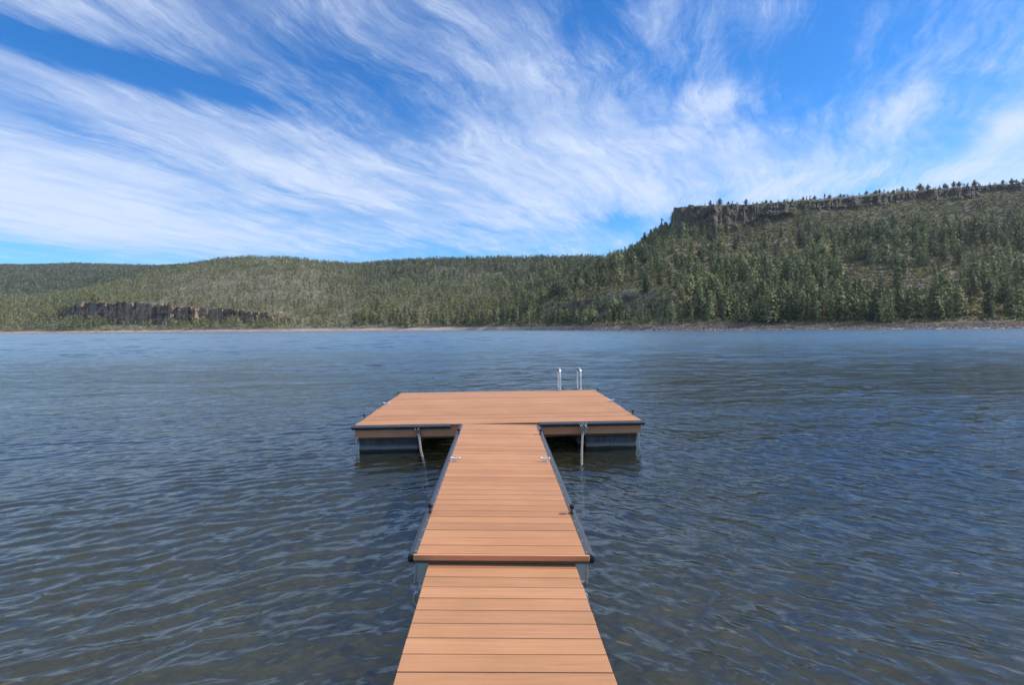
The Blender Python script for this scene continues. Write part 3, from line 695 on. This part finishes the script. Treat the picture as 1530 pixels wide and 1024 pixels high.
# no tree inside another
sel = []; cell = {}
for i in ii[keep]:
    X, Y = P3[i, 0], P3[i, 1]; r = 2.0 if Y < 480 else 2.4; c = (int(X // r), int(Y // r))
    if any((c[0] + a, c[1] + b_) in cell for a in (0,) for b_ in (0,)): continue
    cell[c] = 1; sel.append(i)
sel = np.array(sel)
warmz = np.clip(1.1 - np.hypot((pxx - 680) / 170, (pyy - 462) / 30), 0, 1) + ((pxx < 560) & (Y_r < 1290)) * .45
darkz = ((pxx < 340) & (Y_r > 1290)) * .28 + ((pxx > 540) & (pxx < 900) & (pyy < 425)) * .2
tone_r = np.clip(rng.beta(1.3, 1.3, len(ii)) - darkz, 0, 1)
hp = hgt / Y_r; order = sel[np.argsort(-hp[sel])]
n_ind = 300 - len(NAMED); indiv = list(order[:n_ind]); rest = order[n_ind:]

def make_tree(X, Y, z, h, kind, label, group, tone, warm):
    e = empty('pine_tree', label, 'tree', (X, Y, z), (0, 0, random.uniform(0, 6.28)), group)
    w = random.uniform(.9, 1.2) * (1.35 if group.startswith('pines along') else 1); e.scale = (h * w, h * w, h)
    c_ = bpy.data.objects.new('crown', crown_me[kind]); COL.objects.link(c_); c_.parent = e; c_.color = (tone, warm, 0, 1)
    t_ = bpy.data.objects.new('trunk', trunk_me); COL.objects.link(t_); t_.parent = e
    return e
SHAPE = {'cone': 'pointed', 'round': 'rounded', 'irr': 'ragged'}
def auto_label(X, Y, z, h, kind, tone):
    x, yb = pix((X, Y, z)); tp = pix((X, Y, z + h))[1]; hpx = yb - tp
    size = 'tall' if hpx > 34 else 'medium' if hpx > 27 else 'short'
    ton = 'dark' if tone < .36 else 'pale' if tone > .66 else 'green'
    tier = 'in the waterside row' if yb > 466 else 'on the lower slope' if yb > 436 else 'on the middle slope' if yb > 390 else 'on the upper slope'
    colm = 'left of the mesa cliff' if x < 1008 else 'under the cliff corner' if x < 1090 else 'right of the cliff corner' if x < 1170 else 'left of the stony clearing' if x < 1262 else 'by the stony clearing' if x < 1390 else 'right of the stony clearing' if x < 1465 else 'at the right edge'
    return x, f'{size} {ton} {SHAPE[KIND[kind][0]]} pine {tier}, {colm}'
todo = []
for X, Y, z, h, k, tone, lab, g_ in NAMED:
    if lab: make_tree(X, Y, z, h, k, lab, g_ or 'pines on the right hillside', tone, 0.0)
    else: todo.append((X, Y, z, h, k, tone))
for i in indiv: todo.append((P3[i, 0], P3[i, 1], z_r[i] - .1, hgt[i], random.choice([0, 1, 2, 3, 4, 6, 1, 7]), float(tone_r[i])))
byl = {}
for q in todo:
    x, l = auto_label(*q); byl.setdefault(l, []).append((x, q))
for l, qs in byl.items():
    qs.sort(key=lambda a: a[0]); n = len(qs)
    for i, (x, q) in enumerate(qs):
        pre = '' if n == 1 else 'leftmost ' if i == 0 else 'rightmost ' if i == n - 1 else 'middle ' if n == 3 else ordn[i] + ' from left, '
        make_tree(*q[:5], pre + l, 'pines on the right hillside', q[5], random.random() * .6)

def scatter(name, idx_list, protos, X, Y, Z, H, Wd, tone, warm, material, flip=False):
    """many copies of small meshes merged into one mesh with a per-copy colour attribute"""
    Vs = []; Fs = []; As = []; off = 0
    kinds = rng.integers(0, len(protos[0]), len(idx_list)); lods = np.array([0 if H[i] / Y[i] * FPX > 17 else 1 if H[i] / Y[i] * FPX > 8.5 else 2 for i in idx_list]) if len(protos) > 1 else np.zeros(len(idx_list), int)
    for lod in range(len(protos)):
        for k in range(len(protos[0])):
            s_ = np.array([i for i, a, b_ in zip(idx_list, kinds, lods) if a == k and b_ == lod], int)
            if not len(s_): continue
            v, f = protos[lod][k]; n = len(s_); r = rng.uniform(0, 6.283, n); c, s = np.cos(r), np.sin(r)
            w = H[s_] * Wd[s_]
            A = np.empty((n, len(v), 3), np.float32)
            A[..., 0] = (v[None, :, 0] * c[:, None] - v[None, :, 1] * s[:, None]) * w[:, None] + X[s_][:, None]
            A[..., 1] = (v[None, :, 0] * s[:, None] + v[None, :, 1] * c[:, None]) * w[:, None] + Y[s_][:, None]
            A[..., 2] = v[None, :, 2] * H[s_][:, None] + Z[s_][:, None]
            FF = f[None] + (np.arange(n) * len(v))[:, None, None] + off
            Vs.append(A.reshape(-1, 3)); Fs.append(FF.reshape(-1, f.shape[1])); off += n * len(v)
            at_ = np.zeros((n, len(v), 3), np.float32); at_[..., 0] = tone[s_][:, None]; at_[..., 1] = warm[s_][:, None]; As.append(at_.reshape(-1, 3))
    me = np_mesh(name, np.concatenate(Vs), np.concatenate(Fs))
    a = me.attributes.new('tone', 'FLOAT_VECTOR', 'POINT'); a.data.foreach_set('vector', np.concatenate(As).ravel())
    o = link(name, me, None, material); tag(o, kind='stuff'); return o
Wr = rng.uniform(.85, 1.2, len(ii))
nx = 170; tx_ = lat(1012) + (lat(1600) - lat(1012)) * rng.random(nx) ** .8
Yx = []
for t in tx_:
    Ys = np.linspace(500, 760, 130); zz = ground(np.full(130, t), Ys); Yx.append(Ys[np.argmax((zz - CAM_H) / Ys)] + rng.uniform(-6, 3))
Yx = np.array(Yx); zx = ground(tx_, Yx); n_old = len(ii)
P3 = np.concatenate([P3, np.stack([tx_ * Yx, Yx, zx], -1)]); z_r = np.concatenate([z_r, zx]); hgt = np.concatenate([hgt, rng.uniform(1.3, 3.6, nx)])
tone_r = np.concatenate([tone_r, rng.uniform(0, .4, nx)]); warmz = np.concatenate([warmz, np.zeros(nx)]); Wr = np.concatenate([Wr, rng.uniform(1.1, 1.6, nx)])
rest = np.concatenate([rest, np.arange(n_old, n_old + nx)])
print('trees', len(sel), [int((lo & (np.isin(ii, sel))).sum()) for lo in (hp * FPX > 17, (hp * FPX <= 17) & (hp * FPX > 8.5), hp * FPX <= 8.5)])
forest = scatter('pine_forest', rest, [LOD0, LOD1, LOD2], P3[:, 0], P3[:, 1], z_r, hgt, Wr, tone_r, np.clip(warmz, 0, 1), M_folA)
tag(forest, 'dense pine forest covering the hills across the lake', 'forest')

# scrub between the trees
def clump_mesh(seed, n=14):
    r = np.random.default_rng(seed); V = []; F = []
    for q in range(n):
        d = r.normal(0, 1, 3); d[2] = abs(d[2]) * .8; d /= np.linalg.norm(d); c = d * np.array([.6, .6, .7]) * r.uniform(.4, 1); w = np.cross(d, r.normal(0, 1, 3)); w /= np.linalg.norm(w); b0 = len(V)
        V += [c - w * .32, c + w * .32, c + d * .5]; F.append((b0, b0 + 1, b0 + 2))
    return np.array(V), np.array(F)
M_scr = foliage("scrub_leaves", 'attr', (1.5, 1.22, 1.15))
ns = 60000
t3 = np.concatenate([rng.uniform(lat(-60), lat(1600), ns // 2), rng.uniform(lat(760), lat(1600), ns // 2)]); Y3 = np.concatenate([np.sqrt(rng.random(ns // 2) * (1300 ** 2 - 225 ** 2) + 225 ** 2), np.sqrt(rng.random(ns // 2) * (600 ** 2 - 225 ** 2) + 225 ** 2)])
z3 = ground(t3, Y3); ok = np.where((z3 > 3.0) & (np.abs(ground(t3, Y3 * 1.006) - z3) / (Y3 * .006) < 2.0))[0]
sc_ = scatter('scrub', ok, [[clump_mesh(i) for i in range(5)]], t3 * Y3, Y3, z3, np.where(np.arange(ns) < ns // 2, rng.uniform(.6, 2.0, ns), rng.uniform(.5, 1.7, ns)), rng.uniform(.8, 1.5, ns), np.clip(rng.random(ns), 0, 1), rng.random(ns) * .4, M_scr)
tag(sc_, 'low scrub bushes between the pines on the hills', 'scrub')

# boulders: along the far waterline, in the clearing and below the cliffs
def rock_mesh(seed):
    bm = bmesh.new(); bmesh.ops.create_icosphere(bm, subdivisions=1, radius=.5); r = random.Random(seed)
    for v in bm.verts: v.co *= r.uniform(.7, 1.2); v.co.z *= .7
    V = np.array([v.co[:] for v in bm.verts]); F = np.array([[v.index for v in f.verts] for f in bm.faces]); bm.free(); return V, F
mr, T, b = mat("boulder_rock"); a = T.new('ShaderNodeAttribute', attribute_name='tone'); tx, ty, _ = T.sep(a.outputs['Vector'])
T.put(b.inputs['Base Color'], T.mix(T.smooth(ty, .3, .7), T.ramp(tx, [(0, (.06, .045, .042)), (.6, (.13, .105, .095)), (.92, (.24, .215, .20)), (1, (.55, .53, .50))]), T.ramp(tx, [(0, (.20, .15, .12)), (1, (.5, .42, .36))]))); b.inputs['Roughness'].default_value = .9
def shoreY(t): return np.interp(t, PT, SH)
nb1 = 5200; tq = rng.uniform(lat(-40), lat(1580), nb1); Yq = shoreY(tq) + rng.exponential(5.5, nb1)
nb2 = 900; xq = rng.uniform(1262, 1400, nb2); tq2 = np.array([lat(v) for v in xq]); Yq2 = rng.uniform(315, 405, nb2)
nb3 = 1500; xq = rng.uniform(785, 1170, nb3); tq3 = np.array([lat(v) for v in xq]); Yq3 = rng.uniform(270, 500, nb3)
nb4 = 1500; xq = rng.uniform(120, 520, nb4); tq4 = np.array([lat(v) for v in xq]); Yq4 = rng.uniform(640, 1150, nb4)
tq = np.concatenate([tq, tq2, tq3, tq4]); Yq = np.concatenate([Yq, Yq2, Yq3, Yq4]); zq = ground(tq, Yq)
szq = np.concatenate([rng.uniform(.15, .75, nb1), rng.uniform(.4, 1.8, nb2), rng.uniform(.4, 1.5, nb3), rng.uniform(.6, 2.4, nb4)])
wq = np.concatenate([(tq[:nb1] < lat(720)) * 1.0, np.zeros(nb2 + nb3), np.full(nb4, .9)])
zq_ok = np.where(zq > -.3)[0]
bo = scatter('boulders', zq_ok, [[rock_mesh(i) for i in range(6)]], tq * Yq, Yq, zq + .05, szq, rng.uniform(1, 1.9, len(tq)), rng.random(len(tq)), wq, mr)
tag(bo, 'stones and boulders strewn along the far waterline and slopes', 'rocks')

# ------------------------------------------------------------------ the dock
def Rmat(yaw, pt, rl):
    return Matrix.Rotation(yaw, 3, 'Z') @ Matrix.Rotation(pt, 3, 'X') @ Matrix.Rotation(rl, 3, 'Y')
def place(e, c, a): e.location = c; e.rotation_euler = Rmat(*a).to_euler()
PITCHB, GAP, TH = .1467, .006, .025
def planks(y0, y1, x0, x1, n, seed=0):
    m = MB(); w = (y1 - y0 + GAP) / n; r = random.Random(seed)
    for k in range(n):
        a = y0 + k * w; dz_ = r.uniform(-.0008, .0008)
        m.box(x0 + r.uniform(-.0015, .0015), x1 + r.uniform(-.0015, .0015), a, a + w - GAP, -TH + dz_, dz_, .003)
    return m
def bumper_profile(s, wv=.044, hv=.062):
    pr = [(0, .004)]
    for k in range(9):
        a = math.pi / 2 - k * math.pi / 8; pr.append((s * (.006 + (wv - .006) * math.cos(a)), -hv / 2 + hv / 2 * math.sin(a)))
    pr.append((0, -hv - .018)); pr.append((s * -.004, -hv - .018)); pr.append((s * -.004, .004))
    return pr
def bumper(parent, a, b, out, screws=.30, wv=.044, hv=.062, label=None):
    """rubber D fender from a to b on the side facing out, with a screwed flange"""
    a, b = Vector(a), Vector(b); m = MB(); X = Vector(out)
    pr = bumper_profile(1, wv, hv)
    # top flange and nose
    m.extr([(p, q) for p, q in pr], a, b, X, Vector((0, 0, 1)))
    o = m.build('rubber_fender', M_rubber, parent, True, ang=50)
    d = (b - a); n = max(2, int(d.length / screws)); sm = MB()
    for k in range(n + 1):
        p = a + d * ((k + .15) / (n + .3)) - X * .014 + Vector((0, 0, .005)); sm.ball(p, .006, (1, 1, .45), 8, 5)
        q = a + d * ((k + .15) / (n + .3)) + X * .004 + Vector((0, 0, -hv - .010)); sm.ball(q, .0075, (1, 1, 1), 8, 5)
    sm.build('screws', M_screw, o, True)
    fl = MB(); fl.extr([(-.024, .0015), (-.024, .0055), (.004, .0065), (.004, .0015)], a, b, X, Vector((0, 0, 1)))
    fl.build('fender_flange', M_rubber, o)
    if label: o['label'] = label
    return o
def knob(parent, x, y, s):
    """small black round-headed tie post leaning outwards on the fender"""
    m = MB(); m.box(-.014, .014, -.028, .028, .0, .010, .003)
    m.cyl((0, -.012, .008), (s * .004, -.012, .045), .0042, None, 8); m.cyl((0, .012, .008), (s * .004, .012, .045), .0042, None, 8)
    m.cyl((0, -.018, .056), (0, .018, .056), .0215, .020, 18)
    m.ball((0, -.017, .056), .0205, (1, .35, 1)); m.ball((0, .017, .056), .0205, (1, .35, 1))
    return m.build('tie_post', M_black, parent, True, (x, y, .006))
def cleat(parent, x, y, rot=0.0):
    m = MB(); m.box(-.032, .032, -.017, .017, 0, .009, .003)
    m.cyl((-.017, 0, .006), (-.015, 0, .036), .0085, .007, 10); m.cyl((.017, 0, .006), (.015, 0, .036), .0085, .007, 10)
    m.tube([(-.056, 0, .046), (-.045, 0, .042), (-.02, 0, .038), (0, 0, .037), (.02, 0, .038), (.045, 0, .042), (.056, 0, .046)], .0125, 12)
    m.ball((-.057, 0, .0465), .0145); m.ball((.057, 0, .0465), .0145)
    o = m.build('mooring_cleat', M_cleat, parent, True, (x, y, .001)); o.rotation_euler = (0, 0, rot); return o
def float_tank(parent, x0, x1, y0, y1, z0, z1, name='float_tank'):
    m = MB(); m.box(x0, x1, y0, y1, z0, z1, .022)
    n = max(2, int((x1 - x0) / .3))
    for k in range(1, n):                                            # moulded ribs
        xx = x0 + (x1 - x0) * k / n; m.box(xx - .012, xx + .012, y0 - .008, y0 + .01, z0 + .05, z1 - .03, .004); m.box(xx - .012, xx + .012, y1 - .01, y1 + .008, z0 + .05, z1 - .03, .004)
    m.box(x0 - .012, x1 + .012, y0 - .012, y1 + .012, z1 - .03, z1 - .004, .006)
    return m.build(name, M_float, parent, True)

# -- platform
PW, PL = 4.70, 4.36
pf = empty('floating_platform', 'wide square floating platform of brown composite boards at the end of the dock', 'dock platform')
place(pf, (-0.222, 8.8395, 0.470), (0.0262, 0.0024, -0.0043))
hw = PW / 2
planks(0, PL, -hw, hw, 30, 3).build('deck_boards', M_deck, pf)
m = MB(); m.box(-hw + .012, hw - .012, .014, .036, -.205, -TH - .002, .003); m.build('fascia_board', M_fascia, pf)
m = MB(); m.box(-hw + .012, hw - .012, PL - .036, PL - .014, -.205, -TH - .002, .003); m.build('fascia_board', M_fascia, pf)
for s in (-1, 1):
    m = MB(); m.box(min(s * (hw - .012), s * (hw - .034)), max(s * (hw - .012), s * (hw - .034)), .038, PL - .038, -.205, -TH - .002, .003); m.build('fascia_board', M_fascia, pf)
m = MB()
for k in range(6):
    xx = -hw + .10 + k * (PW - .2) / 5; m.box(xx - .02, xx + .02, .05, PL - .05, -.175, -TH - .003)
m.build('joists', M_wood, pf)
m = MB(); m.box(-hw + .06, hw - .06, .045, .075, -.235, -.185); m.box(-hw + .06, hw - .06, PL - .075, PL - .045, -.235, -.185)
m.box(-hw + .06, -hw + .09, .08, PL - .08, -.235, -.185); m.box(hw - .09, hw - .06, .08, PL - .08, -.235, -.185); m.build('under_frame', M_wood, pf)
for (a, b_) in ((-hw + .07, -hw + 1.02), (hw - .93, hw - .09)):
    float_tank(pf, a, b_, .03, 1.6, -.62, -.238); float_tank(pf, a, b_, PL - 1.6, PL - .09, -.62, -.238)
float_tank(pf, hw - 1.03, hw - .95, .30, 1.45, -.60, -.238, 'float_tank_rib')
for s, xx in ((-1, -hw + .035), (1, hw - .075), (1, hw - .055)):
    m = MB(); m.box(xx - .008, xx + .008, -.004, .010, -.60, -.207, .002); m.build('corner_post', M_plate, pf)
bumper(pf, (-hw - .03, -.001, -.006), (-.79, -.001, -.006), (0, -1, 0), .30, .05, .055)
bumper(pf, (.652, -.001, -.006), (hw + .03, -.001, -.006), (0, -1, 0), .30, .05, .055)
bumper(pf, (-hw, PL + .001, -.006), (hw, PL + .001, -.006), (0, 1, 0))
bumper(pf, (-hw - .001, .03, -.006), (-hw - .001, PL, -.006), (-1, 0, 0)); bumper(pf, (hw + .001, .03, -.006), (hw + .001, PL, -.006), (1, 0, 0))
for xx, yy, s in ((-hw + .012, .66, -1), (-hw + .012, 3.89, -1), (hw - .012, .60, 1), (hw - .012, 3.91, 1)): knob(pf, xx, yy, s)
for xx, yy in ((-hw + .07, 2.27), (hw - .07, 2.20)): cleat(pf, xx, yy)
m = MB()
for xx in (-hw + .03, -hw + .075, hw - .04, hw - .12):
    for yy in (.02, .10): m.ball((xx, yy, .001), .008, (1, 1, .5), 8, 5)
m.build('corner_screws', M_screw, pf, True)
lad = MB(); lad.box(1.43, 1.53, PL - .12, PL + .0, .001, .009, .002); lad.box(1.93, 2.03, PL - .12, PL + .0, .001, .009, .002); 
lo = lad.build('ladder_base', M_galv, pf); lo['label'] = 'steel boarding ladder at the far edge of the platform'
def rail_pts(x, dxo):
    pts = [(x, PL - .06, .0)]
    for k in range(5): pts.append((x, PL - .06, .1 + .075 * k))
    for k in range(1, 12):
        a = math.pi * k / 12; pts.append((x + dxo * (1 - math.cos(a)) / 2, PL - .06 + .13 - .13 * math.cos(a), .41 + .12 * math.sin(a)))
    for k in range(8): pts.append((x + dxo, PL + .20, .38 - .18 * k))
    return pts
for x0, dxo in ((1.495, -.02), (1.995, -.045)):
    m = MB(); m.tube(rail_pts(x0, dxo), .0195, 14); m.build('ladder_handrail', M_steel, lo, True, ang=60)
for k in range(4):
    m = MB(); m.cyl((1.475, PL + .20, -.1 - .25 * k), (1.95, PL + .20, -.1 - .25 * k), .014); m.build('ladder_rung', M_steel, lo, True)

# -- walkway
WW, WL = 1.22, 4.985; hw = WW / 2
wk = empty('floating_walkway', 'long narrow floating walkway of orange brown boards leading to the platform', 'walkway')
place(wk, (-0.0836, 3.7478, 0.4483), (0.0251, 0.0035, 0.0257))
planks(0, WL + .03, -hw, hw, 34, 5).build('deck_boards', M_deck, wk)
m = MB(); m.box(-hw, hw, -.024, -.003, -.040, -.0005, .004); m.build('edge_board', M_fascia, wk)
m = MB(); m.box(-hw + .012, hw - .012, .012, .040, -.075, -TH - .002, .002); m.build('end_beam', M_wood, wk)
for s in (-1, 1):
    m = MB(); m.box(min(s * (hw - .01), s * (hw - .036)), max(s * (hw - .01), s * (hw - .036)), .042, WL - .05, -.17, -TH - .002, .002); m.build('side_beam', M_fascia, wk)
m = MB(); m.box(-hw + .010, hw - .010, .018, .026, -.205, -.077, .001)
for s in (-1, 1): m.box(min(s * (hw - .006), s * (hw - .014)), max(s * (hw - .006), s * (hw - .014)), .0, .012, -.21, -.078, .001)
m.box(-hw + .03, hw - .03, .008, .017, -.208, -.196)
m.build('end_plate', M_plate, wk)
for s in (-1, 1):
    bumper(wk, (s * (hw + .001), .0, -.002), (s * (hw + .001), WL - .05, -.002), (s, 0, 0), .20, .040, .055)
    m = MB(); m.ball((s * (hw + .018), -.006, -.030), .030, (.75, .35, 1.1)); m.build('fender_end_cap', M_black, wk, True)
for a, b_ in ((.06, 1.35), (3.3, 4.6)): float_tank(wk, -hw + .06, hw - .06, a, b_, -.62, -.215)
for xx, yy, s in ((-hw + .012, .83, -1), (hw - .012, .83, 1), (-hw + .010, 4.17, -1), (hw - .012, 4.22, 1)): knob(wk, xx, yy, s)
for xx, yy in ((-hw + .085, 2.57), (hw - .085, 2.60)): cleat(wk, xx, yy).scale = (.85, .85, .85)
m = MB()
for s in (-1, 1):                                                    # hinge knuckles joining the ramp
    x0 = s * (hw - .075); m.box(x0 - .035, x0 + .035, -.03, .02, -.265, -.215, .004)
    m.tube([(x0 + s * .045 + .018 * math.cos(a), -.04, -.30 + .045 * math.sin(a)) for a in np.linspace(0, 6.0, 14)], .006, 8, True)
m.build('hinge', M_galv, wk, True)

# -- ramp
rp = empty('ramp', 'pale brown boarded ramp in the foreground rising to the walkway', 'ramp')
place(rp, (-0.0404, 2.4341, 0.3978), (0.0304, -0.0162, 0.0317))
planks(-6.15, 1.40 - .004, -.51, .51, 52, 9).build('deck_boards', M_deck2, rp)
for s in (-1, 1):
    m = MB(); m.box(min(s * .494, s * .470), max(s * .494, s * .470), -6.14, 1.38, -.13, -TH - .002, .002); m.build('side_beam', M_wood, rp)
m = MB()
for k in range(9): m.box(-.468, .468, -6.0 + k * .9, -5.96 + k * .9, -.12, -TH - .003)
m.build('joists', M_wood, rp)

# -- mooring chains
def chain(name, label, pts, coil):
    """galvanised chain: interlocking links along a path, wrapped round the platform edge at the top"""
    e = empty(name, label, 'chain', pts[0], None, 'chains hanging from the platform front')
    P_ = [Vector(p) - Vector(pts[0]) for p in pts]
    def links(path, mbx, Lk=.052, r=.0066, w=.015):
        seg = []; 
        for a, b in zip(path[:-1], path[1:]):
            n = max(1, int(round((b - a).length / (Lk * .78))))
            for k in range(n): seg.append((a.lerp(b, (k + .5) / n), (b - a).normalized()))
        for i, (c, d) in enumerate(seg):
            u = d.cross(Vector((.3, .9, .2))).normalized(); v = d.cross(u)
            if i % 2: u = v
            ring = []
            for k in range(12):
                t = 2 * math.pi * k / 12; ring.append(c + d * (math.cos(t) * Lk * .5 * (1.05)) + u * (math.sin(t) * w))
            mbx.tube(ring, r, 6, True)
    m = MB(); links(P_, m); m.build('chain_run', M_chain, e, True)
    m = MB(); r = random.Random(hash(label) % 99)
    for k in range(coil):
        x = (k - (coil - 1) / 2) * .030; z0 = .0 - r.uniform(0, .02)
        links([Vector((x + r.uniform(-.01, .01), -.012, .10)), Vector((x + r.uniform(-.02, .02), -.030, .03)), Vector((x * .5, -.024, -.05 - r.uniform(0, .04)))], m)
    m.build('chain_wrap', M_chain, e, True)
    m = MB(); ring = [Vector((.0 + .030 * math.cos(t), -.02, .0 + .042 * math.sin(t))) for t in np.linspace(0, 6.283, 17)[:-1]]; m.tube(ring, .007, 8, True)
    m.build('shackle', M_chain, e, True)
    return e
chain('mooring_chain', 'galvanised chain slanting into the water, left of the walkway', [(-1.535, 8.79, .345), (-1.50, 8.70, .27), (-1.42, 8.36, .14), (-1.31, 8.03, 0.0), (-1.10, 7.2, -.5), (-.95, 6.9, -1.0)], 3)
chain('mooring_chain', 'galvanised chain hanging straight down, right of the walkway', [(1.145, 8.81, .365), (1.12, 8.73, .27), (1.06, 8.35, .14), (1.00, 7.9, 0.0), (.93, 7.2, -.45), (.90, 6.9, -.9)], 4)

# ------------------------------------------------------------------ air
HAZE = 0.00006
if HAZE:
    mh = bpy.data.materials.new("haze"); mh.use_nodes = True; T = NT(mh.node_tree); T.n.clear()
    pv = T.new('ShaderNodeVolumePrincipled'); pv.inputs['Color'].default_value = (.80, .88, 1.0, 1); pv.inputs['Density'].default_value = HAZE; pv.inputs['Anisotropy'].default_value = .2
    oo = T.new('ShaderNodeOutputMaterial'); T.l.new(pv.outputs[0], oo.inputs['Volume'])
    m = MB(); m.box(-5000, 5000, -60, 3300, -24, 420); h_ = m.build('haze', mh); tag(h_, kind='stuff', label='thin pale air over the lake and hills', cat='haze')
